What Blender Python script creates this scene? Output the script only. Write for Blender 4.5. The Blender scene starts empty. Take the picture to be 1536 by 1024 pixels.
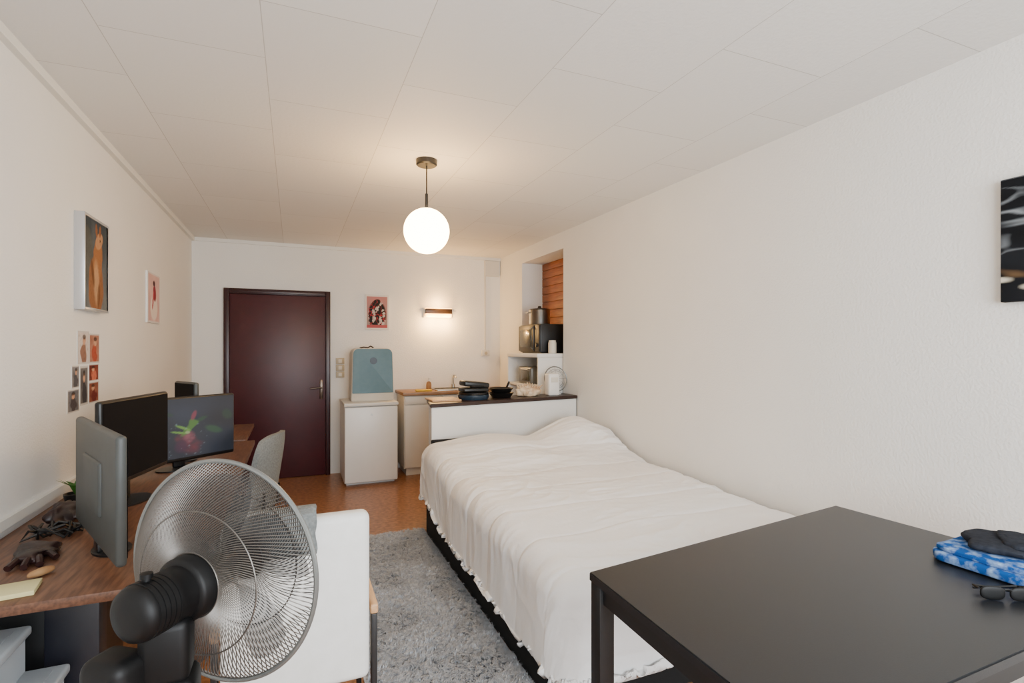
import bpy, bmesh, math, random
from math import sin, cos, pi, sqrt, exp, hypot
from mathutils import Vector, Matrix, noise
random.seed(7)
D = bpy.data
COL = bpy.context.scene.collection

def lin(c):
    return c/12.92 if c <= 0.04045 else ((c+0.055)/1.055)**2.4
def hx(s):
    s = s.lstrip('#')
    return tuple(lin(int(s[i:i+2], 16)/255) for i in (0, 2, 4))

# ---------------------------------------------------------------- materials
def mat(name, col, rough=0.6, metal=0.0, col2=None, scale=20, bump=0.0, bscale=None, stretch=(1,1,1),
        emit=None, estr=0.0, alpha=1.0, trans=0.0, spec=0.5, detail=4, sheen=0.0, lo=0.35, hi=0.65):
    m = D.materials.new(name); m.use_nodes = True
    nt = m.node_tree; b = nt.nodes['Principled BSDF']
    c = hx(col)
    b.inputs['Base Color'].default_value = (*c, 1)
    b.inputs['Roughness'].default_value = rough
    b.inputs['Metallic'].default_value = metal
    b.inputs['Specular IOR Level'].default_value = spec
    b.inputs['Alpha'].default_value = alpha
    b.inputs['Transmission Weight'].default_value = trans
    b.inputs['Sheen Weight'].default_value = sheen
    tc = nt.nodes.new('ShaderNodeTexCoord'); mp = nt.nodes.new('ShaderNodeMapping')
    mp.inputs['Scale'].default_value = stretch
    nt.links.new(tc.outputs['Object'], mp.inputs['Vector'])
    n = nt.nodes.new('ShaderNodeTexNoise'); n.inputs['Scale'].default_value = scale
    n.inputs['Detail'].default_value = detail
    nt.links.new(mp.outputs[0], n.inputs['Vector'])
    r = nt.nodes.new('ShaderNodeValToRGB')
    r.color_ramp.elements[0].position = lo; r.color_ramp.elements[1].position = hi
    c2 = hx(col2) if col2 else tuple(min(1, x*0.985) for x in c)
    r.color_ramp.elements[0].color = (*c, 1); r.color_ramp.elements[1].color = (*c2, 1)
    nt.links.new(n.outputs['Fac'], r.inputs[0]); nt.links.new(r.outputs[0], b.inputs['Base Color'])
    if bump:
        n2 = nt.nodes.new('ShaderNodeTexNoise'); n2.inputs['Scale'].default_value = bscale or scale
        n2.inputs['Detail'].default_value = 3
        nt.links.new(mp.outputs[0], n2.inputs['Vector'])
        bp = nt.nodes.new('ShaderNodeBump'); bp.inputs['Strength'].default_value = bump
        bp.inputs['Distance'].default_value = 0.01
        nt.links.new(n2.outputs['Fac'], bp.inputs['Height']); nt.links.new(bp.outputs[0], b.inputs['Normal'])
    if emit:
        b.inputs['Emission Color'].default_value = (*hx(emit), 1)
        b.inputs['Emission Strength'].default_value = estr
    return m

M = {}
M['wall'] = mat('wall_paint', '#e8e6e1', 0.75, col2='#e6e4df', scale=3, bump=0.25, bscale=90, spec=0.25)
M['trim'] = mat('trim_paint', '#e3e1da', 0.5)
M['floor'] = mat('cork_floor', '#a67249', 0.3, col2='#7a4f31', scale=30, bump=0.03, detail=10)
M['rug'] = mat('rug_pile', '#c0c4c9', 0.9, col2='#989ca2', scale=60, sheen=0.2)
M['door'] = mat('door_lacquer', '#430f18', 0.42, col2='#3c0e17', scale=6)
M['doorframe'] = mat('door_frame_lacquer', '#2c0b11', 0.35)
M['white'] = mat('white_enamel', '#e4e3df', 0.35)
M['cream'] = mat('cream_plastic', '#d6cfc1', 0.5)
M['switch'] = mat('beige_switch_plastic', '#b5a98f', 0.5)
M['duct'] = mat('duct_plastic', '#cfcbc2', 0.5)
M['offw'] = mat('offwhite_laminate', '#dad6cd', 0.45)
M['teal'] = mat('blue_grey_panel', '#66848f', 0.6, col2='#61808c')
M['navy'] = mat('navy_plastic', '#1f3040', 0.4)
M['black'] = mat('black_plastic', '#0c0c0d', 0.38, col2='#101011')
M['fanblack'] = mat('matte_fan_plastic', '#070708', 0.5, col2='#0a0a0b', spec=0.25)
M['blackmatte'] = mat('black_fabric', '#0e0e0f', 0.9, col2='#141415', scale=200)
M['tabletop'] = mat('black_table_foil', '#17191d', 0.36, col2='#16181b', scale=4, bump=0.02, bscale=300, spec=0.42)
M['tableleg'] = mat('black_table_leg', '#0c0d0f', 0.45)
M['wood'] = mat('desk_wood', '#6f4b36', 0.42, col2='#4f3223', scale=10, stretch=(9, 1, 9), detail=6)
M['ctr'] = mat('counter_laminate', '#9a7452', 0.4, col2='#86623f', scale=12, stretch=(1, 8, 8))
M['dkwood'] = mat('dark_wood_edge', '#301b15', 0.4, col2='#24140f', scale=14, stretch=(1, 8, 8))
M['oak'] = mat('light_oak', '#c9a078', 0.45, col2='#b98e64', scale=16, stretch=(8, 1, 8))
M['pine'] = mat('orange_pine', '#a05a25', 0.45, col2='#80451a', scale=8, stretch=(6, 1, 10), detail=6)
M['steel'] = mat('brushed_steel', '#b9b6b0', 0.28, metal=1.0)
M['dsteel'] = mat('dark_bronze_handle', '#5d5148', 0.3, metal=0.9)
M['wire'] = mat('guard_wire', '#5f5a55', 0.4, metal=0.6)
M['silver'] = mat('silver_frame', '#c3c5c8', 0.3, metal=0.6)
M['duvet'] = mat('duvet_cotton', '#f0efee', 0.85, col2='#eeedec', scale=6, bump=0.14, bscale=50, sheen=0.1, spec=0.2)
M['sheet'] = mat('mattress_cover', '#d9d7d4', 0.9)
M['leather'] = mat('white_leatherette', '#dfdeda', 0.5, col2='#d9d8d3', bump=0.04, bscale=150)
M['gcloth'] = mat('grey_weave', '#7b7f7e', 0.9, col2='#686c6b', scale=120, bump=0.2)
M['gplastic'] = mat('monitor_grey', '#424645', 0.5, col2='#3f4241')
M['legblue'] = mat('leg_steel_dark', '#10111c', 0.4)
M['smoke'] = mat('smoked_blade', '#333335', 0.3, alpha=0.6)
M['clear'] = mat('clear_plastic', '#d5dce2', 0.2, alpha=0.45)
M['clearl'] = mat('clear_lid', '#c2cad0', 0.3, alpha=0.7)
M['darkred'] = mat('dark_red_leather', '#150a09', 0.45, col2='#2a110f', scale=9, bump=0.2)
M['tan'] = mat('tan_paper', '#a98257', 0.7, col2='#936841', scale=20)
M['note'] = mat('yellow_paper', '#d5cb96', 0.8)
M['green'] = mat('leaf_green', '#3d7025', 0.5, col2='#2c5519')
M['shell'] = mat('shell_surface', '#e0cdb0', 0.45, col2='#b89470', scale=14, bump=0.4)
M['jean'] = mat('dark_slate_cloth', '#2c2f36', 0.95, col2='#23262d', scale=60, bump=0.2, spec=0.1)
M['tiedye'] = mat('tie_dye', '#12488c', 0.9, col2='#a9c3e0', scale=34, bump=0.15, lo=0.44, hi=0.80, spec=0.1, detail=9)
M['brown'] = mat('bronze_band', '#3a281b', 0.35, metal=0.2)
M['globe'] = mat('glowing_opal_glass', '#ffffff', 0.3, emit='#ffca82', estr=42.0)
M['led'] = mat('glowing_diffuser', '#fff2d8', 0.4, emit='#ffa640', estr=12.0)
M['yel'] = mat('yellow_sponge', '#d8b83e', 0.9, bump=0.3, bscale=200)
M['glass'] = mat('oven_glass', '#2a2a20', 0.12, col2='#4a4a34', scale=3)
M['silverpl'] = mat('silver_plastic', '#757775', 0.35, metal=0.5)

def vcol_mat(name, emit=0.0, rough=0.5):
    m = D.materials.new(name); m.use_nodes = True
    nt = m.node_tree; b = nt.nodes['Principled BSDF']
    a = nt.nodes.new('ShaderNodeVertexColor'); a.layer_name = 'Col'
    if emit:
        b.inputs['Base Color'].default_value = (.01, .01, .012, 1)
        nt.links.new(a.outputs[0], b.inputs['Emission Color']); b.inputs['Emission Strength'].default_value = emit
    else:
        nt.links.new(a.outputs[0], b.inputs['Base Color'])
        b.inputs['Specular IOR Level'].default_value = 0.12
    b.inputs['Roughness'].default_value = rough
    return m
M['print'] = vcol_mat('printed_paper', 0, 0.75)
M['display'] = vcol_mat('lit_display', 0.75, 0.3)

def ceiling_mat():
    m = D.materials.new('ceiling_panels'); m.use_nodes = True
    nt = m.node_tree; b = nt.nodes['Principled BSDF']; b.inputs['Roughness'].default_value = 0.65
    b.inputs['Specular IOR Level'].default_value = 0.3
    tc = nt.nodes.new('ShaderNodeTexCoord'); mp = nt.nodes.new('ShaderNodeMapping')
    mp.inputs['Rotation'].default_value = (0, 0, math.radians(90))
    mp.inputs['Location'].default_value = (0.05, 0.10, 0)
    br = nt.nodes.new('ShaderNodeTexBrick')
    br.inputs['Scale'].default_value = 1.0
    br.inputs['Brick Width'].default_value = 0.72; br.inputs['Row Height'].default_value = 0.525
    br.inputs['Mortar Size'].default_value = 0.0018; br.inputs['Mortar Smooth'].default_value = 0.3
    br.inputs['Color1'].default_value = (*hx('#e4e2de'), 1); br.inputs['Color2'].default_value = (*hx('#dfddd9'), 1)
    br.inputs['Mortar'].default_value = (*hx('#bab6b0'), 1)
    nt.links.new(tc.outputs['Object'], mp.inputs[0]); nt.links.new(mp.outputs[0], br.inputs['Vector'])
    nt.links.new(br.outputs['Color'], b.inputs['Base Color'])
    n = nt.nodes.new('ShaderNodeTexNoise'); n.inputs['Scale'].default_value = 60
    nt.links.new(tc.outputs['Object'], n.inputs['Vector'])
    bp = nt.nodes.new('ShaderNodeBump'); bp.inputs['Strength'].default_value = 0.12; bp.inputs['Distance'].default_value = 0.01
    nt.links.new(n.outputs['Fac'], bp.inputs['Height']); nt.links.new(bp.outputs[0], b.inputs['Normal'])
    return m
M['ceil'] = ceiling_mat()

# ---------------------------------------------------------------- builders
class MB:
    def __init__(s): s.bm = bmesh.new()
    def box(s, lo, hi, bevel=0.0, seg=2, mtx=None):
        lo = Vector(lo); hi = Vector(hi); c = (lo+hi)/2; d = hi-lo
        r = bmesh.ops.create_cube(s.bm, size=1.0)
        for v in r['verts']: v.co = Vector((v.co.x*d.x+c.x, v.co.y*d.y+c.y, v.co.z*d.z+c.z))
        vs = r['verts']
        if bevel > 0:
            es = list({e for v in vs for e in v.link_edges})
            rr = bmesh.ops.bevel(s.bm, geom=es, offset=min(bevel, min(d)*0.48), segments=seg, affect='EDGES', profile=0.5)
            vs = list({v for f in rr['faces'] for v in f.verts} | {v for v in vs if v.is_valid})
            st = list(vs); seen = set(vs)
            while st:
                v = st.pop()
                for e in v.link_edges:
                    o = e.other_vert(v)
                    if o not in seen: seen.add(o); st.append(o)
            vs = list(seen)
        if mtx is not None:
            for v in vs: v.co = mtx @ v.co
        return s
    def raw(s, verts, faces, mtx=None):
        vv = [s.bm.verts.new((mtx @ Vector(v)) if mtx is not None else v) for v in verts]
        for f in faces:
            try: s.bm.faces.new([vv[i] for i in f])
            except ValueError: pass
        return s
    def lathe(s, prof, mtx=None, seg=32):
        V = []; F = []; rings = []
        for r, z in prof:
            if r < 1e-6:
                rings.append([len(V)]); V.append((0, 0, z))
            else:
                rings.append(list(range(len(V), len(V)+seg)))
                V += [(r*cos(2*pi*i/seg), r*sin(2*pi*i/seg), z) for i in range(seg)]
        for a, b in zip(rings, rings[1:]):
            for i in range(seg):
                j = (i+1) % seg
                if len(a) == 1 and len(b) == 1: continue
                if len(a) == 1: F.append((a[0], b[i], b[j]))
                elif len(b) == 1: F.append((a[i], a[j], b[0]))
                else: F.append((a[i], a[j], b[j], b[i]))
        return s.raw(V, F, mtx)
    def cyl(s, p0, p1, r0, r1=None, seg=20):
        p0 = Vector(p0); p1 = Vector(p1); r1 = r0 if r1 is None else r1
        d = p1-p0; q = d.to_track_quat('Z', 'Y').to_matrix().to_4x4()
        L = d.length
        return s.lathe([(0, 0), (r0, 0), (r1, L), (0, L)], Matrix.Translation(p0) @ q, seg)
    def tube(s, pts, r, seg=6, closed=False, mtx=None):
        pts = [Vector(p) for p in pts]; n = len(pts); V = []; F = []
        up = Vector((0, 0, 1))
        for i, p in enumerate(pts):
            if closed: t = pts[(i+1) % n]-pts[i-1]
            else: t = pts[min(i+1, n-1)]-pts[max(i-1, 0)]
            t.normalize()
            a = t.cross(up)
            if a.length < 0.05: a = t.cross(Vector((1, 0, 0)))
            a.normalize(); b = t.cross(a)
            for k in range(seg):
                an = 2*pi*k/seg
                V.append(p+a*(r*cos(an))+b*(r*sin(an)))
        for i in range(n if closed else n-1):
            for k in range(seg):
                i2 = (i+1) % n; k2 = (k+1) % seg
                F.append((i*seg+k, i*seg+k2, i2*seg+k2, i2*seg+k))
        if not closed:
            F.append(tuple(range(seg))[::-1]); F.append(tuple((n-1)*seg+k for k in range(seg)))
        return s.raw(V, F, mtx)
    def blob(s, c, size, nu=40, nv=24, e=1.0, amp=0.0, freq=8.0, seed=0.0, rot=0.0, flat=False):
        def pw(x): return math.copysign(abs(x)**e, x)
        V = []; F = []
        R = Matrix.Rotation(rot, 3, 'Z')
        for j in range(nv+1):
            ph = -pi/2+pi*j/nv
            for i in range(nu):
                th = 2*pi*i/nu
                p = Vector((pw(cos(ph))*pw(cos(th)), pw(cos(ph))*pw(sin(th)), pw(sin(ph))))
                q = Vector((p.x*size[0], p.y*size[1], p.z*size[2]))
                k = 1+amp*noise.noise(q*freq+Vector((seed, seed*2, 0)))+amp*0.5*noise.noise(q*freq*2.3+Vector((seed, 3, 0)))
                q = Vector((q.x*k, q.y*k, q.z*(k if q.z > 0 else 1)))
                V.append(R @ q+Vector(c))
        for j in range(nv):
            for i in range(nu):
                a = j*nu+i; b = j*nu+(i+1) % nu
                F.append((a, b, b+nu, a+nu))
        return s.raw(V, F)
    def make(s, name, m, parent=None, label=None, category=None, smooth=True, kind=None, group=None, angle=40):
        bmesh.ops.remove_doubles(s.bm, verts=s.bm.verts, dist=1e-6)
        bmesh.ops.recalc_face_normals(s.bm, faces=s.bm.faces)
        me = D.meshes.new(name); s.bm.to_mesh(me); s.bm.free()
        me.materials.append(m)
        if smooth:
            me.shade_smooth(); me.set_sharp_from_angle(angle=math.radians(angle))
        return reg(name, me, parent, label, category, kind, group)

def reg(name, me, parent=None, label=None, category=None, kind=None, group=None):
    o = D.objects.new(name, me); COL.objects.link(o)
    if parent: o.parent = parent
    if label: o['label'] = label
    if category: o['category'] = category
    if kind: o['kind'] = kind
    if group: o['group'] = group
    return o

def thing(name, loc, label, category, rot=0.0, group=None, mtx=None):
    o = D.objects.new(name, None); COL.objects.link(o); o.empty_display_size = 0.05
    if mtx is not None: o.matrix_world = mtx
    else:
        o.location = loc; o.rotation_euler = (0, 0, rot)
    o['label'] = label; o['category'] = category
    if group: o['group'] = group
    return o

def painted(name, org, U, V, f, nx, ny, m, parent=None, **kw):
    org = Vector(org); U = Vector(U); V = Vector(V)
    vs = []; cs = []; fs = []
    for j in range(ny+1):
        for i in range(nx+1):
            u = i/nx; v = j/ny
            vs.append(org+U*u+V*v); c = f(u, v); cs.append((*[max(0, x) for x in c], 1))
    for j in range(ny):
        for i in range(nx):
            a = j*(nx+1)+i; fs.append((a, a+1, a+nx+2, a+nx+1))
    me = D.meshes.new(name); me.from_pydata(vs, [], fs)
    ca = me.color_attributes.new('Col', 'FLOAT_COLOR', 'POINT')
    for i, c in enumerate(cs): ca.data[i].color = c
    me.materials.append(m)
    return reg(name, me, parent, kw.get('label'), kw.get('category'), kw.get('kind'), kw.get('group'))

def nz(x, y, s=0.0): return noise.noise(Vector((x, y, s)))
def mix(a, b, t):
    t = max(0, min(1, t)); return tuple(a[i]*(1-t)+b[i]*t for i in range(3))
def ell(u, v, cx, cy, rx, ry, rot=0, soft=0.15):
    x = u-cx; y = v-cy
    X = x*cos(rot)+y*sin(rot); Y = -x*sin(rot)+y*cos(rot)
    d = sqrt((X/rx)**2+(Y/ry)**2)
    return max(0, min(1, (1-d)/soft+0.5))

# ---------------------------------------------------------------- room shell
XL, XR, YB, YF, ZC = -0.945, 2.38, 6.08, -1.30, 2.50
def struct(name, boxes, m, smooth=False, bevel=0):
    b = MB()
    for lo, hi in boxes: b.box(lo, hi, bevel)
    return b.make(name, m, kind='structure', smooth=smooth)
struct('floor', [((XL-.1, YF-.1, -.1), (2.75, YB+.1, 0))], M['floor'])
struct('ceiling', [((XL-.1, YF-.1, ZC), (2.75, YB+.1, ZC+.1))], M['ceil'])
struct('wall_left', [((XL-.1, YF-.1, 0), (XL, YB+.1, ZC))], M['wall'])
struct('wall_back', [((XL, YB, 0), (2.75, YB+.1, ZC))], M['wall'])
struct('wall_right', [((XR, YF-.1, 0), (2.75, 4.417, ZC)), ((XR, 5.395, 0), (2.75, YB, ZC)), ((XR, 4.417, 2.34), (2.75, 5.395, ZC)),
                      ((2.68, 4.417, 0), (2.75, 5.395, 2.34))], M['wall'])
struct('wall_front', [((XL, YF-.1, 0), (-.3, YF, ZC)), ((2.0, YF-.1, 0), (XR, YF, ZC)),
                      ((-.3, YF-.1, 0), (2.0, YF, .7)), ((-.3, YF-.1, 2.3), (2.0, YF, ZC))], M['wall'])
struct('window_1', [((-.3, YF-.07, .7), (-.24, YF-.02, 2.3)), ((1.94, YF-.07, .7), (2.0, YF-.02, 2.3)), ((.82, YF-.07, .76), (.88, YF-.02, 2.24)),
                    ((-.24, YF-.07, .7), (1.94, YF-.02, .76)), ((-.24, YF-.07, 2.24), (1.94, YF-.02, 2.3))], M['trim'])
b = MB(); z = 1.0
while z < 2.33:
    b.box((2.63, 4.42, z), (2.679, 5.392, min(z+.088, 2.338)), 0.006); z += .09
b.make('wall_alcove', M['pine'], kind='structure')
struct('trim_1', [((XL, YF, 2.462), (XL+.028, YB, ZC))], M['trim'])
struct('trim_2', [((XL+.028, YB-.022, 2.465), (XR, YB, ZC))], M['trim'])
struct('trim_3', [((XL, YF, .755), (XL+.018, YB, .79))], M['trim'])
struct('trim_4', [((2.172, YB-.03, 2.27), (2.36, YB, 2.46)), ((2.172, YB-.016, 1.36), (2.190, YB, 2.27))], M['duct'])

# door
d = D.objects.new('door_1', None); COL.objects.link(d); d['kind'] = 'structure'; d.location = (-.144, YB, 0)
b = MB()
b.box((-.515, -.05, 0), (-.465, 0, 2.0), .004); b.box((.465, -.05, 0), (.515, 0, 2.0), .004); b.box((-.4651, -.05, 1.945), (.4651, 0, 2.0), .004)
b.box((-.46, -.065, 1.955), (.46, -.05, 1.985), .004)
b.make('door_frame', M['doorframe'], d)
b = MB(); b.box((-.463, -.035, .005), (.463, -.002, 1.943), .003)
b.make('door_leaf', M['door'], d)
b = MB(); b.box((.405, -.042, .83), (.44, -.035, 1.04), .003)
b.cyl((.423, -.042, .955), (.423, -.085, .955), .009); b.cyl((.43, -.082, .955), (.31, -.082, .95), .009)
b.make('door_handle', M['dsteel'], d)

# ---------------------------------------------------------------- lighting fixtures
p = thing('pendant_lamp', (.727, 3.05, ZC), 'lit opal glass globe lamp hanging on a black rod', 'lamp')
b = MB(); b.lathe([(0, 0), (.062, 0), (.062, -.028), (.055, -.034), (0, -.034)]); b.make('ceiling_canopy', M['black'], p)
b = MB(); b.cyl((0, 0, -.03), (0, 0, -.21), .004, seg=10); b.cyl((0, 0, -.20), (0, 0, -.30), .009, seg=14); b.make('rod', M['black'], p)
b = MB(); R = .134
b.lathe([(R*sin(pi*i/24) if 0 < i < 24 else 0, -.42+R*cos(pi*i/24)) for i in range(25)], seg=48)
b.make('lamp_shade', M['globe'], p, label='glowing white glass globe')

p = thing('wall_lamp', (1.578, YB, 1.80), 'lit wall lamp with white frame and bronze band', 'lamp')
b = MB(); b.box((-.172, -.03, -.062), (.172, 0, .062), .006); b.make('wall_plate', M['trim'], p)
b = MB(); b.box((-.155, -.085, -.052), (.155, -.03, -.010), .008); b.box((-.155, -.085, .047), (.155, -.03, .054), .002); b.make('diffuser', M['led'], p, label='glowing warm diffuser')
b = MB(); b.box((-.158, -.092, -.012), (.158, -.032, .046), .004); b.make('lamp_shade', M['brown'], p, label='bronze metal band')

for i, zz in enumerate((1.055, 1.13, 1.205)):
    p = thing('wall_switch', (.475, YB, zz+.035), 'beige light switch beside the dark red door', 'switch', group='stacked wall switches')
    b = MB(); b.box((-.045, -.018, -.034), (.045, 0, .034), .005); b.make('switch_plate', M['switch'], p)
    b = MB(); b.box((-.018, -.024, -.02), (.018, -.017, .02), .002); b.make('switch_button', M['cream'], p)
p = thing('wall_socket', (2.18, YB, 1.32), 'white wall socket below a cable duct', 'socket')
b = MB(); b.box((-.05, -.04, -.035), (.05, 0, .035), .006); b.make('socket_plate', M['duct'], p)
b = MB(); b.lathe([(0, -.002), (.02, -.002), (.02, .004), (0, .004)], Matrix.Translation((0, -.041, 0)) @ Matrix.Rotation(pi/2, 4, 'X')); b.make('socket_hole', M['switch'], p)

# ---------------------------------------------------------------- pictures
def f_rider(u, v):
    c = mix(hx('#6d7173'), hx('#3a4248'), v+.45*nz(u*4, v*4))
    c = mix(c, hx('#5c5a4e'), ell(u, v, .15, .6, .2, .3)*.5)
    w = .04*nz(u*8, v*8, 9)
    c = mix(c, hx('#8a5e3e'), ell(u+w, v, .50, .26, .32, .36, 0, .1))
    c = mix(c, hx('#96653f'), ell(u+w, v, .58, .58, .20, .26, -.25, .1))
    c = mix(c, hx('#b18460'), ell(u, v, .64, .79, .17, .09, .35, .12))
    c = mix(c, hx('#87573a'), ell(u, v, .52, .90, .045, .08, .25, .12)); c = mix(c, hx('#87573a'), ell(u, v, .68, .91, .045, .07, -.2, .12))
    c = mix(c, hx('#c9a27a'), ell(u, v, .52, .30, .12, .24, .1, .5)*.6)
    c = mix(c, hx('#5a3822'), ell(u, v, .36, .40, .05, .16, .4, .4)*.7); c = mix(c, hx('#5a3822'), ell(u, v, .62, .16, .06, .14, -.2, .4)*.7)
    if ell(u, v, .68, .80, .02, .015, 0, .2) > .5: c = hx('#15100c')
    return mix(c, hx('#2b2522'), .3*abs(nz(u*18, v*22, 3)))
p = thing('picture_frame', (XL, 3.205, 1.80), 'silver framed picture of a brown animal on grey', 'picture')
b = MB()
b.box((0, -.175, -.23), (.042, -.162, .23), .002); b.box((0, .162, -.23), (.042, .175, .23), .002)
b.box((0, -.162, -.23), (.042, .162, -.217), .002); b.box((0, -.162, .217), (.042, .162, .23), .002); b.box((0, -.162, -.217), (.034, .162, .217))
b.make('frame', M['silver'], p)
painted('picture', (.0352, -.162, -.217), (0, .324, 0), (0, 0, .434), lambda u, v: f_rider(u, v), 70, 90, M['print'], p)

def f_pink(u, v):
    if min(u, 1-u) < .05 or min(v, 1-v) < .03: return hx('#d8d0cc')
    c = mix(hx('#ddb9b2'), hx('#cfa8a2'), nz(u*3, v*3)+.5)
    c = mix(c, hx('#e4d6cc'), ell(u, v, .5, .3, .3, .25))
    c = mix(c, hx('#8b2f3c'), ell(u, v, .55, .6, .12, .17, .3)); c = mix(c, hx('#4b2b33'), ell(u, v, .5, .8, .09, .06))
    c = mix(c, hx('#b04c55'), ell(u, v, .42, .45, .05, .2, -.3))
    return c
p = thing('poster', (XL, 4.475, 1.745), 'slim framed pink poster with a small red figure', 'poster')
b = MB(); b.box((0, -.175, -.18), (.014, .175, .18), .003); b.make('backing', M['white'], p)
painted('print', (.015, -.172, -.176), (0, .344, 0), (0, 0, .352), f_pink, 40, 50, M['print'], p)

def f_beast(u, v):
    if min(u, 1-u) < .06 or min(v, 1-v) < .045: return hx('#d9d4cf')
    c = mix(hx('#b77a78'), hx('#8f8380'), 1-v+.3*nz(u*4, v*4))
    body = ell(u, v, .5, .42, .38, .42)
    k = nz(u*7, v*7, 5)+.5*nz(u*15, v*15, 6)
    inner = hx('#2a2829') if k < .12 else hx('#b9b1ab')
    c = mix(c, inner, body); c = mix(c, hx('#2e2a2b'), ell(u, v, .45, .76, .2, .1, .3))
    if body > .4 and abs(nz(u*6, v*9, 11)) < .05: c = hx('#a3373f')
    if v < .14: c = hx('#a9565a')
    return c
p = thing('poster', (.875, YB, 1.79), 'small framed pink and black poster of a patterned beast', 'poster')
b = MB(); b.box((-.134, -.014, -.2), (.134, 0, .2), .003); b.make('backing', M['white'], p)
painted('print', (-.132, -.0155, -.198), (.264, 0, 0), (0, 0, .396), f_beast, 70, 90, M['print'], p)

def photo(y0, y1, z0, z1, cA, cB, cC, seed, label):
    def f(u, v):
        if min(u, 1-u) < .05 or min(v, 1-v) < .05: return hx('#c8c3bd')
        c = mix(hx(cA), hx(cC), .5+.8*nz(u*2.5, v*2.5, seed+20))
        c = mix(c, hx(cB), ell(u+.12*nz(u*4, v*4, seed), v, .52, .30, .26, .34, .2, .2))
        c = mix(c, hx('#c99a7c'), ell(u+.05*nz(u*9, v*9, seed), v, .5+.08*sin(seed), .70, .12, .12, 0, .2))
        c = mix(c, hx('#2a1b1b'), ell(u, v, .5+.08*sin(seed), .82, .15, .08, 0, .3)*.8)
        return mix(c, hx('#151112'), .4*max(0, nz(u*10, v*10, seed+3)))
    p = thing('photo_print', (XL, (y0+y1)/2, (z0+z1)/2), label, 'photo', group='photo prints taped to the wall')
    w = (y1-y0)/2; h = (z1-z0)/2
    b = MB(); b.box((0, -w, -h), (.002, w, h)); b.make('paper', M['white'], p, smooth=False)
    painted('print', (.0025, -w, -h), (0, w*2, 0), (0, 0, h*2), f, 26, 30, M['print'], p)
photo(3.07, 3.22, 1.31, 1.47, '#d6cbc3', '#8e6a5a', '#c9bab0', 1, 'pale photo print with a faint figure')
photo(3.222, 3.37, 1.31, 1.46, '#b98a76', '#a8503c', '#94624f', 8, 'warm photo print with an orange-red figure')
photo(3.00, 3.09, 1.20, 1.305, '#8a8889', '#545256', '#6c686a', 2, 'small grey photo print')
photo(3.10, 3.205, 1.11, 1.30, '#7b7876', '#3f3c40', '#5a5656', 3, 'tall dark grey photo print')
photo(3.215, 3.36, 1.22, 1.305, '#8c4636', '#c46c53', '#5d2822', 4, 'small red photo print')
photo(3.215, 3.36, 1.11, 1.215, '#94604c', '#6a2f2a', '#7a4236', 5, 'reddish brown photo print')
photo(2.95, 3.09, 1.09, 1.195, '#7a7b7e', '#4b4549', '#636063', 6, 'small grey portrait print')

def f_canvas(u, v):
    c = mix(hx('#0a0b0d'), hx('#1a1c20'), nz(u*3, v*4)+.4)
    s = 1-abs(nz(u*4+1.2*nz(u*5, v*5, 2), v*13, 4))*7
    if s > 0 and v > .3: c = mix(c, hx('#8f959a'), s*1.0*max(0, nz(u*6, v*6, 12)+.35))
    if v < .30: c = mix(c, hx('#5f4a33'), (nz(u*8, v*18, 8)+.0)*1.5); c = mix(c, hx('#c9c2ae'), (nz(u*7, v*14, 1)-.10)*3.5)
    return c
p = thing('canvas_painting', (XR, .72, 1.772), 'dark abstract canvas with white strokes and ochre base', 'painting')
b = MB(); b.box((-.03, -.337, -.22), (0, .337, .22), .003); b.make('canvas', M['blackmatte'], p)
painted('paint_layer', (-.031, .335, -.218), (0, -.67, 0), (0, 0, .436), f_canvas, 160, 120, M['print'], p)

# ---------------------------------------------------------------- fridge, cooler, kitchenette
p = thing('mini_fridge', (.73, 5.70, 0), 'white mini fridge standing beside the dark red door', 'fridge')
b = MB(); b.box((-.262, -.22, .02), (.262, .29, .80), .006); b.box((-.24, -.2, 0), (.24, .27, .02)); b.make('body', M['white'], p)
b = MB(); b.box((-.262, -.275, .03), (.262, -.224, .79), .012, 3); b.make('door', M['white'], p)
b = MB(); b.box((-.268, -.285, .80), (.268, .295, .832), .006); b.make('top_panel', M['offw'], p)
b = MB(); b.lathe([(0, 0), (.011, 0), (.011, .006), (0, .006)], Matrix.Translation((0, -.275, .71)) @ Matrix.Rotation(pi/2, 4, 'X')); b.make('door_lock', M['steel'], p)

p = thing('air_cooler', (.765, 5.72, .832), 'portable cream appliance with grey-blue front on the fridge', 'appliance')
def rrect(x0, z0, x1, z1, r, n=6, rb=None):
    rb = r if rb is None else rb; P = []
    for cx, cz, a0, rr in ((x1-r, z1-r, 0, r), (x0+r, z1-r, 90, r), (x0+rb, z0+rb, 180, rb), (x1-rb, z0+rb, 270, rb)):
        for k in range(n+1):
            a = math.radians(a0+90*k/n); P.append((cx+rr*cos(a), cz+rr*sin(a)))
    return P
def loft(b, pts, rings):
    n = len(pts); cx = sum(x for x, z in pts)/n; cz = sum(z for x, z in pts)/n
    V = []; F = []
    for y, ins in rings:
        for x, z in pts:
            dx = x-cx; dz = z-cz; L = hypot(dx, dz)
            V.append((x-dx/L*ins, y, z-dz/L*ins))
    F.append(tuple(range(n))); L = len(rings)-1; F.append(tuple(range(L*n+n-1, L*n-1, -1)))
    for k in range(L):
        for i in range(n): F.append((k*n+i, k*n+(i+1) % n, (k+1)*n+(i+1) % n, (k+1)*n+i))
    b.raw(V, F)
b = MB()
P = [(x*(1-.06*(z/.54)), z) for x, z in rrect(-.22, 0, .212, .55, .06, rb=.015)]
loft(b, P, [(-.145, .006), (-.140, .001), (-.132, 0), (.15, 0), (.195, .02), (.20, .03)]); b.make('body', M['cream'], p, angle=60)
b = MB()
P = [(x*(1-.06*(z/.54)), z) for x, z in rrect(-.213, .085, .207, .545, .056, rb=.008)]
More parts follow.
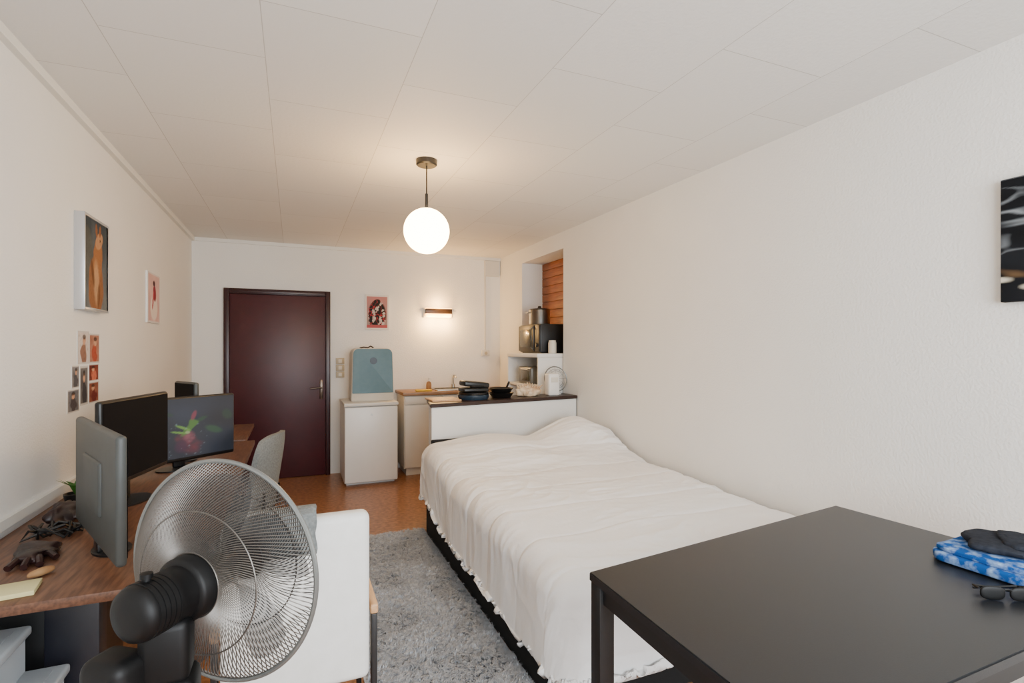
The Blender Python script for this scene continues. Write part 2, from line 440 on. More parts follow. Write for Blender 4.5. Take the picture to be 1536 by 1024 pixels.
loft(b, P, [(-.160, .005), (-.156, 0), (-.1455, 0)]); b.make('front_panel', M['teal'], p)
b = MB(); b.lathe([(0, 0), (.036, 0), (.036, .008), (0, .008)], Matrix.Translation((0.0, -.160, .42)) @ Matrix.Rotation(pi/2, 4, 'X')); b.make('dial', M['navy'], p)
b = MB(); b.tube([(-.12, 0, .552), (-.08, -.01, .562), (-.04, -.02, .556), (-.01, -.02, .572), (.02, -.02, .556)], .008); b.make('cable', M['darkred'], p)

p = thing('kitchen_cabinet', (1.73, 5.85, 0), 'off-white base cabinet with doors under a worktop', 'cabinet')
b = MB(); b.box((-.63, -.2, .08), (.63, .225, .868), .003); b.box((-.6, -.17, 0), (.6, .2, .08)); b.make('body', M['offw'], p)
for i in range(3):
    x0 = -.628+i*.419
    b = MB(); b.box((x0+.004, -.222, .09), (x0+.415, -.201, .765), .003); b.make('door', M['offw'], p)
    b = MB(); b.box((x0+.004, -.222, .775), (x0+.415, -.201, .86), .003); b.make('drawer', M['offw'], p)
b = MB(); b.box((1.08, 5.60, .870), (2.377, 6.077, .905), .005)
b.make('worktop', M['ctr'], label='brown laminate worktop on the off-white cabinet', category='worktop')
p = thing('kitchen_sink', (1.75, 5.83, .906), 'steel sink tray with tap set on the worktop', 'sink')
b = MB()
b.box((-.28, -.18, 0), (.28, -.15, .012), .003); b.box((-.28, .15, 0), (.28, .18, .012), .003); b.box((-.28, -.15, 0), (-.25, .15, .012), .003)
b.box((.25, -.15, 0), (.28, .15, .012), .003); b.box((-.25, -.15, 0), (.25, .15, .003)); b.make('basin', M['steel'], p)
b = MB(); b.cyl((0, .165, .012), (0, .165, .05), .02); b.tube([(0, .165, .05), (0, .165, .12), (0, .14, .155), (0, .09, .16), (0, .05, .13)], .009, 8); b.make('tap', M['steel'], p)
b = MB(); b.box((1.24, 5.68, .9055), (1.42, 5.75, .926), .01, 3); b.make('sponge', M['yel'], label='yellow sponge on the worktop', category='sponge')
p = thing('soap_bottle', (1.42, 5.85, .9055), 'small brown and white bottle at the sink', 'bottle')
b = MB(); b.lathe([(0, 0), (.028, 0), (.03, .06), (.026, .085), (.01, .10), (0, .10)]); b.make('bottle_body', M['tan'], p)
b = MB(); b.cyl((0, 0, .10), (0, 0, .13), .01); b.box((-.005, -.035, .125), (.03, .01, .14), .004); b.make('pump', M['white'], p)

# ---------------------------------------------------------------- low headboard unit
p = thing('low_cabinet', (0, 0, 0), 'white low cabinet with dark wooden top behind the bed head', 'cabinet')
def quadprism(pts, z0, z1, m, name, parent, bev=.004):
    b = MB(); n = len(pts)
    V = [(x, y, z0) for x, y in pts]+[(x, y, z1) for x, y in pts]
    F = [tuple(range(n-1, -1, -1)), tuple(range(n, 2*n))]+[(i, (i+1) % n, n+(i+1) % n, n+i) for i in range(n)]
    b.raw(V, F)
    bmesh.ops.bevel(b.bm, geom=list(b.bm.edges), offset=bev, segments=2, affect='EDGES')
    return b.make(name, m, parent)
quadprism([(.975, 3.925), (2.365, 4.145), (2.365, 4.38), (1.05, 4.33)], 0, .928, M['white'], 'body', p)
quadprism([(.96, 3.91), (2.372, 4.13), (2.372, 4.40), (1.035, 4.345)], .929, .958, M['dkwood'], 'top_board', p)
b = MB(); b.box((1.01, 4.04, .9585), (1.25, 4.30, .972), .003)
b.make('cutting_board', M['oak'], label='light wooden cutting board on the low cabinet', category='cutting board')

ZT = .9585
p = thing('crepe_maker', (1.39, 4.16, ZT), 'round dark hot plate on the low cabinet', 'hot plate')
b = MB(); b.lathe([(0, 0), (.12, 0), (.13, .02), (.13, .04), (0, .042)]); b.make('base', M['navy'], p)
b = MB(); b.lathe([(0, .043), (.125, .043), (.128, .06), (0, .062)]); b.make('plate', M['black'], p)
p = thing('sandwich_press', (1.39, 4.16, ZT+.063), 'black hinged grill press resting on the hot plate', 'grill')
b = MB(); b.box((-.11, -.085, 0), (.11, .085, .035), .012, 3); b.make('lower_half', M['black'], p)
b = MB(); b.box((-.11, -.08, .04), (.11, .08, .085), .014, 3, Matrix.Rotation(math.radians(6), 4, 'Y')); b.make('lid', M['black'], p)
b = MB(); b.tube([(-.05, -.08, .045), (-.05, -.115, .05), (.05, -.115, .05), (.05, -.08, .045)], .007); b.make('handle', M['blackmatte'], p)
p = thing('frying_pan', (1.655, 4.2, ZT), 'black frying pan stacked on the low cabinet', 'pan')
b = MB(); b.lathe([(0, 0), (.08, 0), (.108, .04), (.11, .043), (.101, .043), (.075, .006), (0, .006)]); b.make('pan_body', M['black'], p)
b = MB(); b.tube([(-.02, .105, .038), (-.03, .14, .055), (-.04, .17, .06)], .009); b.make('handle', M['blackmatte'], p)
p = thing('frying_pan', (1.655, 4.2, ZT+.02), 'second black pan nested inside another pan', 'pan')
b = MB(); b.lathe([(0, .025), (.08, .025), (.105, .06), (.108, .064), (.099, .064), (.075, .031), (0, .031)]); b.make('pan_body', M['black'], p)
b = MB(); b.tube([(.08, .07, .06), (.11, .11, .085), (.13, .14, .10)], .010); b.make('handle', M['blackmatte'], p)
b = MB()
b.blob((0, 0, 0), (.115, .07, .055), 60, 36, 1.0, .35, 18, 3)
for k in range(9):
    a = -1+k*.25
    b.cyl((a*.09, -.02, .03), (a*.115, -.05+.01*(k % 2), .06), .012, .002, 8)
    b.cyl((a*.09, .02, .03), (a*.10, .03, .08-.02*abs(a)), .014, .002, 8)
for v in b.bm.verts: v.co.z = max(v.co.z, -.04)
o = b.make('conch_shell', M['shell'], label='large spiky beige conch shell on the low cabinet', category='shell')
o.location = (1.93, 4.23, ZT+.041)
p = thing('small_appliance', (2.15, 4.205, ZT), 'upright white plastic appliance beside the shell', 'appliance')
b = MB(); b.box((-.055, -.05, 0), (.055, .05, .20), .018, 3); b.make('body', M['white'], p)
b = MB(); b.box((-.035, -.054, .12), (.035, -.049, .165), .002); b.make('control_panel', M['cream'], p)
p = thing('desk_fan', (2.245, 4.315, ZT), 'small table fan with round dark wire guard', 'fan')
b = MB(); b.lathe([(0, 0), (.05, 0), (.045, .015), (.012, .025), (.012, .09), (0, .09)]); b.make('base', M['white'], p)
b = MB(); mt = Matrix.Translation((0, 0, .14)) @ Matrix.Rotation(math.radians(78), 4, 'X') 
for rr in (.075, .09, .115): b.tube([(rr*cos(2*pi*i/40), rr*sin(2*pi*i/40), .02-(rr/.115)**2*.02) for i in range(40)], .002 if rr < .1 else .005, 5, True, mt)
for i in range(12):
    a = 2*pi*i/12; b.tube([(.02*cos(a), .02*sin(a), .02), (.06*cos(a), .06*sin(a), .013), (.115*cos(a), .115*sin(a), 0)], .0009, 4, mtx=mt)
b.make('guard', M['silverpl'], p)
b = MB(); b.lathe([(0, -.03), (.025, -.028), (.03, .0), (0, .012)], mt)
b.make('motor', M['white'], p)

# ---------------------------------------------------------------- alcove shelf + items
p = thing('shelf_unit', (2.36, 4.82, 0), 'white open shelf unit standing in the wall alcove', 'shelf')
b = MB(); b.box((-.24, -.37, 1.295), (.25, .40, 1.333), .003); b.make('top_board', M['white'], p)
b = MB(); b.box((-.23, -.37, 0), (.25, -.345, 1.294), .002); b.make('side_panel', M['white'], p)
b = MB(); b.box((-.23, .375, 0), (.25, .40, 1.294), .002); b.make('side_panel', M['white'], p)
b = MB(); b.box((-.225, -.344, 1.0), (.25, .374, 1.025), .002); b.make('shelf_board', M['white'], p)
b = MB(); b.box((.235, -.344, .05), (.25, .374, .999), .002); b.box((.235, -.344, 1.026), (.25, .374, 1.294), .002); b.make('rear_panel', M['offw'], p)
p = thing('toaster', (2.27, 4.84, 1.026), 'silver toaster oven inside the white shelf', 'toaster')
b = MB(); b.box((-.11, -.16, 0), (.11, .16, .17), .02, 3); b.make('body', M['silverpl'], p)
b = MB(); b.box((-.114, -.13, .03), (-.109, .06, .13), .002); b.make('door_glass', M['glass'], p)
b = MB(); b.cyl((-.125, -.12, .145), (-.125, .05, .145), .006, seg=10); b.make('handle', M['steel'], p)
p = thing('microwave', (2.40, 4.86, 1.334), 'black microwave with greenish glass door on the shelf', 'microwave')
b = MB(); b.box((-.17, -.25, .008), (.19, .25, .29), .008); b.box((-.15, -.23, 0), (.17, .23, .009)); b.make('body', M['black'], p)
b = MB(); b.box((-.188, -.13, .02), (-.171, .245, .28), .004); b.make('door', M['black'], p)
b = MB(); b.box((-.191, -.08, .06), (-.187, .20, .24), .002); b.make('door_glass', M['glass'], p)
b = MB(); b.tube([(-.188, -.115, .04), (-.21, -.115, .06), (-.21, -.115, .24), (-.188, -.115, .26)], .006); b.make('handle', M['silverpl'], p)
b = MB(); b.box((-.18, -.245, .02), (-.171, -.135, .28), .002); b.lathe([(0, 0), (.02, 0), (.018, .015), (0, .015)], Matrix.Translation((-.18, -.19, .08)) @ Matrix.Rotation(-pi/2, 4, 'Y')); b.make('control_panel', M['black'], p)
p = thing('cooking_pot', (2.36, 4.90, 1.625), 'stainless steel cooking pot stored on the microwave', 'pot')
b = MB(); b.lathe([(0, 0), (.105, 0), (.11, .01), (.11, .15), (.114, .155), (.106, .155), (.106, .012), (0, .008)]); b.make('pot_body', M['steel'], p)
b = MB(); b.tube([(-.11, -.03, .12), (-.14, -.03, .125), (-.14, .03, .125), (-.11, .03, .12)], .006); b.make('handle', M['steel'], p)
b = MB(); b.lathe([(0, .157), (.112, .157), (.10, .165), (.02, .175), (.015, .195), (0, .195)]); b.make('lid', M['black'], p)
b = MB(); b.lathe([(0, 0), (.038, 0), (.04, .01), (.04, .10), (.034, .115), (.034, .125), (0, .125)])
o = b.make('storage_jar', M['cream'], label='cream storage jar in front of the microwave', category='jar'); o.location = (2.32, 4.53, 1.334)

# ---------------------------------------------------------------- bed + duvet
p = thing('bed', (1.65, 2.80, 0), 'low black double bed frame with mattress against the wall', 'bed')
b = MB(); b.box((-.735, -1.09, 0), (.705, 1.05, .24), .008); b.box((-.69, 1.06, 0), (-.05, 1.095, .69), .01); b.make('bed_base', M['blackmatte'], p)
b = MB(); b.box((-.65, -1.0, .245), (.70, 1.0, .46), .05, 4); b.make('mattress', M['sheet'], p)

def duvet():
    NX, NY = 280, 430
    xi, yi_f, yi_h = .985, 1.74, 3.76
    Rr = .11
    p0, p1 = xi-.46, 2.335
    q0, q1 = yi_f-.48, yi_h+.30
    def edge(s):
        if s < Rr*pi/2: a = s/Rr; return Rr*sin(a), Rr*(1-cos(a))
        e = s-Rr*pi/2
        return Rr+e*.06, Rr+e
    def sst(a, b_, v):
        k = max(0, min(1, (v-a)/(b_-a))); return k*k*(3-2*k)
    vs = []; par = []
    for j in range(NY+1):
        q = q0+(q1-q0)*j/NY
        for i in range(NX+1):
            pp = p0+(p1-p0)*i/NX
            ex = min(0, pp-xi); ey = 0
            yh = yi_h+.02*(pp-1)
            if q < yi_f: ey = q-yi_f
            elif q > yh: ey = q-yh
            s = hypot(ex, ey)
            bx = max(pp, xi); by = min(max(q, yi_f), yh)
            x, y = bx, by; drop = 0
            if s > 1e-6:
                lim = (.44+.025*nz(q*2.2, 3)) if ey <= 0 else (.44 if abs(ex) > abs(ey) else .30)
                s2 = min(s, lim)
                o, drop = edge(s2)
                x += o*ex/s; y += o*ey/s
            t = .560+.03*max(0, min(1, (by-1.7)/1.6))
            ph = sst(3.0, 3.62, by)
            t += ph*.085
            t += .135*exp(-((bx-2.14)/.22)**2)*sst(3.30, 3.74, by)+.03*exp(-((bx-1.9)/.18)**2)*sst(3.30, 3.74, by)
            t += .035*exp(-((bx-1.35)/.28)**2)*sst(3.15, 3.5, by)
            t -= .02*exp(-((bx-1.72)/.10)**2)*ph
            t -= .035*sst(2.2, 2.34, bx)*(1-ph)
            t += .016*nz(bx*1.7, by*1.7, 31)
            vs.append(Vector((x, y, t-drop))); par.append((pp, q, drop, s))
    fs = []; W = NX+1
    for j in range(NY):
        for i in range(NX):
            a = j*W+i; fs.append((a, a+1, a+W+1, a+W))
    me = D.meshes.new('duvet'); me.from_pydata([tuple(v) for v in vs], [], fs); me.update()
    nr = [Vector(v.normal) for v in me.vertices]
    for k, v in enumerate(me.vertices):
        pp, q, drop, s = par[k]
        fan = .30*max(0, 1.35-pp)**1.3
        w = q+.20*nz(pp*1.3, q*1.1, 4)-.10*pp+fan*(q-2.9)*.5
        wx = pp+.2*nz(pp*1.2, q*1.2, 9)
        mask = sst(-.2, .4, nz(pp*1.9, q*1.7, 14))
        mask2 = sst(-.15, .35, nz(pp*2.3+5, q*2.1, 15))
        r1 = 1-2.2*abs(nz(wx*1.3, w*3.6, 1))
        r2 = 1-2.2*abs(nz(wx*2.4+3, w*8, 2))
        r3 = 1-2.2*abs(nz(wx*4.4+9, w*17, 6))
        r4 = max(0, 1-3.4*abs(nz((wx+w)*3.2, (w-wx*.6)*7, 21)))
        r5 = max(0, 1-3.6*abs(nz((wx-w*.5)*5+7, (w+wx*.4)*13, 26)))
        lft = 1+.35*max(0, min(1, (1.5-pp)/.5))
        head = .8+.4*max(0, min(1, (q-2.2)/1.2))
        ql = abs((((q+.07*nz(pp*1.5, q*1.5, 40))/.34) % 1.0)-.5)*2
        qu = .006*(ql**14)-.003*(1-ql**2)
        cr = .009*r1*(.5+.5*mask)+.006*r2*(.25+.75*mask)+.0028*r3*(.3+.7*mask2)+.0055*r4*mask2+.003*r5*(.2+.8*mask)
        h = head*lft*cr-qu
        if s > 0:
            f = min(1, drop/.25)
            h = h*(1-.6*f)+f*(.012*nz(q*3.2, drop*1.5+pp, 7)+.002*nz(q*10, drop*2, 8))
        n = nr[k]
        v.co = v.co+n*h
        if v.co.x > 2.368: v.co.x = 2.368
        if v.co.z < .05: v.co.z = .05
    me.materials.append(M['duvet']); me.shade_smooth()
    o = reg('duvet', me, None, 'rumpled white duvet spread over the bed', 'duvet')
    md = o.modifiers.new('thick', 'SOLIDIFY'); md.thickness = .022; md.offset = -1
    return o
duvet()

# ---------------------------------------------------------------- rug
def rug():
    import numpy as np
    rng = np.random.default_rng(3)
    x0, x1, y0, y1 = .27, .912, 1.38, 3.90
    V = []; F = []
    b = 0
    NT = 6800
    for tI in range(NT):
        cx = rng.uniform(x0+.015, x1-.012); cy = rng.uniform(y0+.03, y1-.01)
        ta = 3.2*nz(cx*4, cy*4, 1)+rng.normal(0, .7)
        TL = .028+.014*rng.random()
        ex, ey = cx+cos(ta)*TL*1.0, cy+sin(ta)*TL*1.0
        if ex > x1-.004: ex = 2*cx-ex
        ez = .006+TL*(.50+.22*rng.random())
        for k in range(10):
            x = min(x1-.004, max(x0+.004, cx+rng.normal(0, .009))); y = cy+rng.normal(0, .009)
            tx = min(x1-.002, ex+rng.normal(0, .008)); ty = ey+rng.normal(0, .008); tz = ez+rng.normal(0, .003)
            dx = tx-x; dy = ty-y; L = hypot(dx, dy)+1e-6
            px, py = -dy/L*.0016, dx/L*.0016
            mx, my, mz = x+dx*.4, y+dy*.4, .006+(tz-.006)*.8+.004
            V += [(x-px, y-py, .006), (x+px, y+py, .006), (mx+px, my+py, mz), (mx-px, my-py, mz), (tx, ty, tz)]
            F += [(b, b+1, b+2, b+3), (b+3, b+2, b+4)]; b += 5
    base = len(V)
    V += [(x0, y0, .001), (x1, y0, .001), (x1, y1, .001), (x0, y1, .001), (x0, y0, .008), (x1, y0, .008), (x1, y1, .008), (x0, y1, .008)]
    F += [tuple(base+k for k in f) for f in ((3, 2, 1, 0), (4, 5, 6, 7), (0, 1, 5, 4), (1, 2, 6, 5), (2, 3, 7, 6), (3, 0, 4, 7))]
    me = D.meshes.new('shag_rug'); me.from_pydata(V, [], F); me.materials.append(M['rug'])
    reg('shag_rug', me, None, 'grey shaggy rug lying beside the bed', 'rug', kind='stuff')
rug()

# ---------------------------------------------------------------- black table + items
p = thing('dining_table', (0, 0, 0), 'black square-edged table with slim legs by the bed foot', 'table')
A, B, C, Dd = (.79, 1.31), (2.06, 1.470), (2.12, .62), (.775, .60)
quadprism([Dd, C, B, A], .715, .74, M['tabletop'], 'tabletop', p, .003)
def inset(P, k=.03):
    cx = (A[0]+B[0]+C[0]+Dd[0])/4; cy = (A[1]+B[1]+C[1]+Dd[1])/4
    return (P[0]+(k if P[0] < cx else -k), P[1]+(k if P[1] < cy else -k))
L4 = [inset(q, .028) for q in (A, B, C, Dd)]
for q in L4:
    b = MB(); b.box((q[0]-.024, q[1]-.024, 0), (q[0]+.024, q[1]+.024, .714), .002); b.make('leg', M['tableleg'], p)
b = MB()
for q, r in zip(L4, L4[1:]+L4[:1]):
    q = Vector((*q, 0)); r = Vector((*r, 0)); d_ = (r-q); n_ = Vector((-d_.y, d_.x, 0)).normalized()*.012; q = q+d_.normalized()*.026; r = r-d_.normalized()*.026
    V = [q-n_, r-n_, r+n_, q+n_]; b.raw([(v.x, v.y, .665) for v in V]+[(v.x, v.y, .7145) for v in V], [(3, 2, 1, 0), (4, 5, 6, 7), (0, 1, 5, 4), (1, 2, 6, 5), (2, 3, 7, 6), (3, 0, 4, 7)])
b.make('apron', M['tableleg'], p)
b = MB(); b.blob((1.945, .84, .756), (.14, .16, .0155), 72, 24, .35, .06, 12, 2); b.blob((1.95, .845, .777), (.13, .15, .010), 72, 20, .4, .08, 12, 7, rot=.04)
b.make('folded_towel', M['tiedye'], label='folded blue and white tie-dye cloth on the black table', category='cloth')
b = MB(); b.blob((1.985, .86, .801), (.110, .11, .014), 72, 24, .6, .22, 14, 5, rot=.35); b.blob((2.0, .83, .816), (.085, .07, .010), 60, 20, .6, .25, 16, 9, rot=.6)
b.make('folded_shirt', M['jean'], label='dark grey garment folded on the tie-dye cloth', category='clothing')
p = thing('sunglasses', (1.69, .745, .7405), 'dark sunglasses lying folded on the black table', 'glasses', rot=-.55)
for sx in (-.034, .034):
    b = MB(); b.blob((sx, 0, .018), (.029, .005, .018), 28, 12, .75); b.make('lens', M['fanblack'], p)
b = MB(); b.tube([(-.01, 0, .026), (0, -.002, .030), (.01, 0, .026)], .0025)
b.tube([(-.064, .002, .028), (-.066, .02, .028), (-.05, .035, .022), (.05, .03, .010)], .0028); b.tube([(.064, .002, .028), (.066, .02, .028), (.05, .042, .022), (-.05, .045, .010)], .0028)
b.make('frame', M['fanblack'], p)

# ---------------------------------------------------------------- desks
def desk(x0, x1, y0, y1, zt, label, legs):
    p = thing('desk', (0, 0, 0), label, 'desk')
    b = MB(); b.box((x0, y0, zt-.028), (x1, y1, zt), .004); b.make('desktop', M['wood'], p)
    for ly in legs:
        b = MB(); b.box((-.66, ly-.035, .03), (-.53, ly+.035, zt-.05), .004); b.box((x0+.05, ly-.03, zt-.052), (x1-.05, ly+.03, zt-.029), .003)
        b.box((x0+.04, ly-.04, 0), (x1-.06, ly+.04, .032), .005); b.make('leg', M['legblue'], p)
    return p
desk(-.92, -.25, 1.70, 4.08, .74, 'long wooden desk with dark metal legs holding monitors', (1.93, 3.93))
desk(-.92, -.31, 4.13, 4.97, .74, 'small wooden table with dark metal legs beyond the desk', (4.2, 4.88))
p = thing('under_desk_shade', (-.76, 2.26, 0), 'black box added as shade under the wooden desk', 'shade box')  # added black box, stands in for the dark shade under the desk
b = MB(); b.box((-.16, -.24, .015), (.14, .24, .62), .008); b.box((-.14, -.22, 0), (.12, .22, .015)); b.make('shade_body', M['black'], p)
b = MB(); b.box((-.15, -.248, .03), (.13, -.241, .60), .003); b.make('front_panel', M['tableleg'], p)

def monitor(pL, pR, zb, zt, label, f=None, hm='black', tilt=0, lump=1, br=.115):
    pL = Vector((*pL, 0)); pR = Vector((*pR, 0)); U = (pR-pL); w = U.length; U.normalize()
    N = U.cross(Vector((0, 0, 1)))
    c = (pL+pR)/2; c.z = .7405
    m = Matrix((( U.x, -N.x, 0, c.x), (U.y, -N.y, 0, c.y), (0, 0, 1, c.z), (0, 0, 0, 1)))
    p = thing('monitor', None, label, 'monitor', mtx=m)
    zb -= .7405; zt -= .7405; zm = (zb+zt)/2
    b = MB(); b.box((-w/2, 0, zb), (w/2, .028, zt), .012, 4)
    if lump == 1: b.box((-w*.36, .02, zb+.05), (w*.36, .05, zt-.05), .018, 3)
    if lump == 2: b.box((-w*.2, .02, zb+.10), (w*.2, .036, zt-.10), .008, 3)
    b.make('housing', M[hm], p)
    def fd(u, v): return (f(u, v) if f else hx('#0c0b0e'))
    painted('screen', (-w/2+.008, -.0012, zb+.02), (w-.016, 0, 0), (0, 0, zt-zb-.03), fd, 110 if f else 4, 70 if f else 4, M['display'] if f else M['print'], p)
    if lump == 1:
        b = MB(); b.box((-.03, .045, .01), (.03, .065, zm), .006); b.make('stand', M['black'], p)
        yb = .045
    else:
        b = MB(); b.box((-.03, .006, .008), (.03, .022, zb), .004); b.make('stand', M['black'], p)
        yb = -.02
    b = MB()
    b.lathe([(0, 0), (br, 0), (br, .006), (.05, .010), (0, .010)], Matrix.Translation((0, yb, 0)) @ Matrix.Scale(.7, 4, (0, 1, 0))); b.make('stand_base', M['black'], p)
    return p
def f_berry(u, v):
    c = mix(hx('#20242c'), hx('#39414f'), .75-1.1*abs(u-.5)+.5*nz(u*3, v*3))
    for (cx, cy, rx, ry, ro, cc, al) in ((.25, .55, .08, .04, .9, '#35553d', .8), (.79, .42, .10, .05, -.7, '#3c6242', .7), (.93, .66, .05, .09, .2, '#2d4a38', .7), (.07, .3, .07, .09, 0, '#2c4636', .6), (.66, .62, .07, .03, .6, '#31523a', .8), (.35, .75, .05, .03, -.5, '#2e4b38', .6)):
        c = mix(c, hx(cc), ell(u, v, cx, cy, rx, ry, ro, .5)*al)
    w = .07*nz(u*7, v*7); n = nz(u*16, v*20, 3)
    c = mix(c, hx('#6f3340'), ell(u+w, v, .54, .24, .105, .18, .2, .5)*(.75+.6*n))
    c = mix(c, hx('#945a64'), ell(u+w, v, .55, .33, .06, .09, 0, .6)*(.6+.8*n))
    c = mix(c, hx('#4a2d45'), ell(u, v, .47, .19, .06, .10, 0, .5)*.8)
    c = mix(c, hx('#56803a'), ell(u+w, v, .56, .52, .028, .16, -.35, .4)); c = mix(c, hx('#76a34a'), ell(u, v, .49, .50, .018, .09, .9, .4))
    c = mix(c, hx('#76a34a'), ell(u, v, .45, .43, .016, .08, 1.2, .4)); c = mix(c, hx('#8a4252'), ell(u, v, .59, .70, .022, .08, -.2, .4))
    c = mix(c, hx('#b0c088'), ell(u, v, .53, .42, .022, .025, .5, .6)*.8)
    return mix(c, hx('#7c97a0'), max(0, (nz(u*34, v*34, 2)-.45))*2.0 if .35 < u < .72 and v < .6 else 0)
monitor((-.425, 1.753), (-.690, 2.32), .780, 1.145, 'monitor turned away showing its grey rear housing', hm='gplastic', lump=2, br=.075)
monitor((-.668, 2.41), (-.546, 2.90), .84, 1.185, 'black monitor with a dark screen on the desk')
monitor((-.76, 3.07), (-.315, 3.41), .785, 1.128, 'monitor displaying a red berry and green leaves', f_berry)
monitor((-.66, 3.67), (-.52, 3.43), .86, 1.190, 'grey monitor standing behind the others', hm='gplastic', lump=2)

p = thing('note_pad', (-.69, 1.785, .7405), 'pale yellow sticky note pad on the desk edge', 'note pad', rot=.15)
b = MB(); b.box((-.055, -.045, 0), (.055, .045, .012), .001); b.make('paper_block', M['note'], p)
b = MB(); b.blob((-.735, 2.07, .755), (.05, .085, .016), 48, 20, .9, .6, 18, 1, rot=.5)
for k, (dx, dy) in enumerate(((.01, -.10), (.04, -.09), (-.025, -.095), (.06, -.05))):
    b.tube([(-.735+dx*.3, 2.07+dy*.4, .753), (-.735+dx*.8, 2.07+dy*.9, .760), (-.735+dx*1.1, 2.07+dy*1.25, .751)], .010, 8)
b.make('leather_glove', M['darkred'], label='dark red leather glove crumpled on the desk', category='glove')
b = MB(); b.blob((-.80, 2.46, .772), (.05, .10, .030), 48, 20, .9, .6, 15, 4, rot=.2); b.make('leather_bag', M['darkred'], label='dark crumpled leather pouch behind the monitor', category='pouch')
b = MB()
pts = [(-.76+.07*sin(i*.55)+.02*sin(i*1.7), 2.26+.05*cos(i*.75)+.004*i*.2, .746+.014*(i % 3)) for i in range(46)]
b.tube(pts, .0045, 6); b.make('power_cable', M['black'], label='tangled black cable lying on the desk', category='cable')
b = MB(); b.blob((-.665, 1.885, .752), (.035, .012, .011), 30, 14, .9, .3, 20, 2, rot=.9); b.make('paper_scrap', M['tan'], label='crumpled tan paper scrap on the desk', category='paper')
p = thing('small_plant', (-.83, 2.68, .7405), 'small green leafy plant behind the monitors', 'plant')
b = MB(); b.lathe([(0, 0), (.03, 0), (.04, .05), (.036, .05), (.03, .04), (0, .04)]); b.make('pot', M['black'], p)
for i in range(8):
    a = i*.8; b = MB()
    b.raw([(0, 0, .04), (.02*cos(a+.5), .02*sin(a+.5), .085), (.065*cos(a), .065*sin(a), .095+.015*(i % 3)), (.02*cos(a-.5), .02*sin(a-.5), .085)], [(0, 1, 2, 3)])
    b.make('leaf', M['green'], p)

# ---------------------------------------------------------------- storage boxes
def sbox(x0, x1, y0, y1, z0, z1, label):
    p = thing('storage_box', ((x0+x1)/2, (y0+y1)/2, z0), label, 'storage box')
    w = (x1-x0)/2; d_ = (y1-y0)/2; h = z1-z0
    b = MB(); t = .004; k = .012
    b.box((-w+k, -d_+k, 0), (w-k, d_-k, t)); b.box((-w+k, -d_+k, t), (-w+k+t, d_-k, h-.03)); b.box((w-k-t, -d_+k, t), (w-k, d_-k, h-.03))
    b.box((-w+k+t, -d_+k, t), (w-k-t, -d_+k+t, h-.03)); b.box((-w+k+t, d_-k-t, t), (w-k-t, d_-k, h-.03)); b.make('tub', M['clear'], p)
    b = MB(); b.box((-w, -d_, h-.028), (w, d_, h-.002), .008, 3); b.box((-w+.03, -d_+.03, h-.004), (w-.03, d_-.03, h), .001); b.make('lid', M['clearl'], p)
sbox(-.92, -.583, 1.42, 1.85, 0, .50, 'tall clear plastic storage box with lid under the desk')
sbox(-.92, -.668, 1.5, 1.85, .501, .625, 'small clear plastic box stacked on a larger one')

# ---------------------------------------------------------------- chairs
p = thing('armchair', (.01, 1.86, 0), 'white padded chair with oak armrests and dark legs', 'chair')
b = MB(); b.box((-.195, -.265, .405), (.20, -.20, .90), .022, 4); b.make('backrest', M['leather'], p)
b = MB(); b.box((-.195, -.195, .40), (.20, .24, .46), .02, 4); b.make('seat', M['leather'], p)
for sx in (-.212, .218):
    b = MB(); b.box((sx-.012, -.225, .575), (sx+.012, .20, .605), .006, 3); b.make('armrest', M['oak'], p)
for sx in (-.212, .218):
    for sy in (-.21, .19):
        b = MB(); b.box((sx-.009, sy-.012, 0), (sx+.009, sy+.012, .574), .002); b.make('leg', M['black'], p)
b = MB(); b.box((-.20, -.18, .385), (.208, .20, .398), .003); b.make('seat_frame', M['black'], p)
b = MB()
NS = 24; V = []; F = []
for j in range(NS+1):
    s = j/NS
    for i in range(13):
        x = -.185+.235*i/12
        L = .36*s-.10
        if L < 0: y, z = 1.586, .905+L
        elif L < .085: y, z = 1.586+L, .915+.012*sin(pi*L/.085)
        else: y, z = 1.676, .905-(L-.085)
        zz = z+.004*nz(x*20, s*8); yy = y+(-.004 if L < .04 else .006)*(1+nz(x*25, s*4))
        V.append((x+.01+.006*nz(s*9, x*3), yy, zz))
for j in range(NS):
    for i in range(12):
        a = j*13+i; F.append((a, a+1, a+14, a+13))
b.raw(V, F); o = b.make('draped_cloth', M['gcloth'], label='grey cloth draped over the white chair back', category='cloth')
md = o.modifiers.new('t', 'SOLIDIFY'); md.thickness = .004; md.offset = 0

p = thing('chair', (-.325, 3.46, 0), 'grey fabric chair tucked in at the wooden desk', 'chair', rot=math.radians(-106.8))
b = MB(); V = []; F = []; nx, nz_ = 24, 20
for side in (0, 1):
    for j in range(nz_+1):
        v = j/nz_
        for i in range(nx+1):
            u = i/nx*2-1
            w = .215*(1-.25*max(0, (v-.6)/.4)**2.5)
            x = u*w; y = .19+.06*v-.05*u*u+(.028 if side else 0); z = .50+.39*v-(.03*abs(u)**4*v)
            V.append((x, y, z))
n1 = (nx+1)*(nz_+1)
for j in range(nz_):
    for i in range(nx):
        a = j*(nx+1)+i; F.append((a, a+1, a+nx+2, a+nx+1)); F.append((n1+a, n1+a+nx+1, n1+a+nx+2, n1+a+1))
for i in range(nx):
    F.append((i, n1+i, n1+i+1, i+1)); a = nz_*(nx+1)+i; F.append((a, a+1, n1+a+1, n1+a))
for j in range(nz_):
    a = j*(nx+1); F.append((a, a+nx+1, n1+a+nx+1, n1+a)); a += nx; F.append((a, n1+a, n1+a+nx+1, a+nx+1))
b.raw(V, F); b.make('backrest', M['gcloth'], p, angle=60)
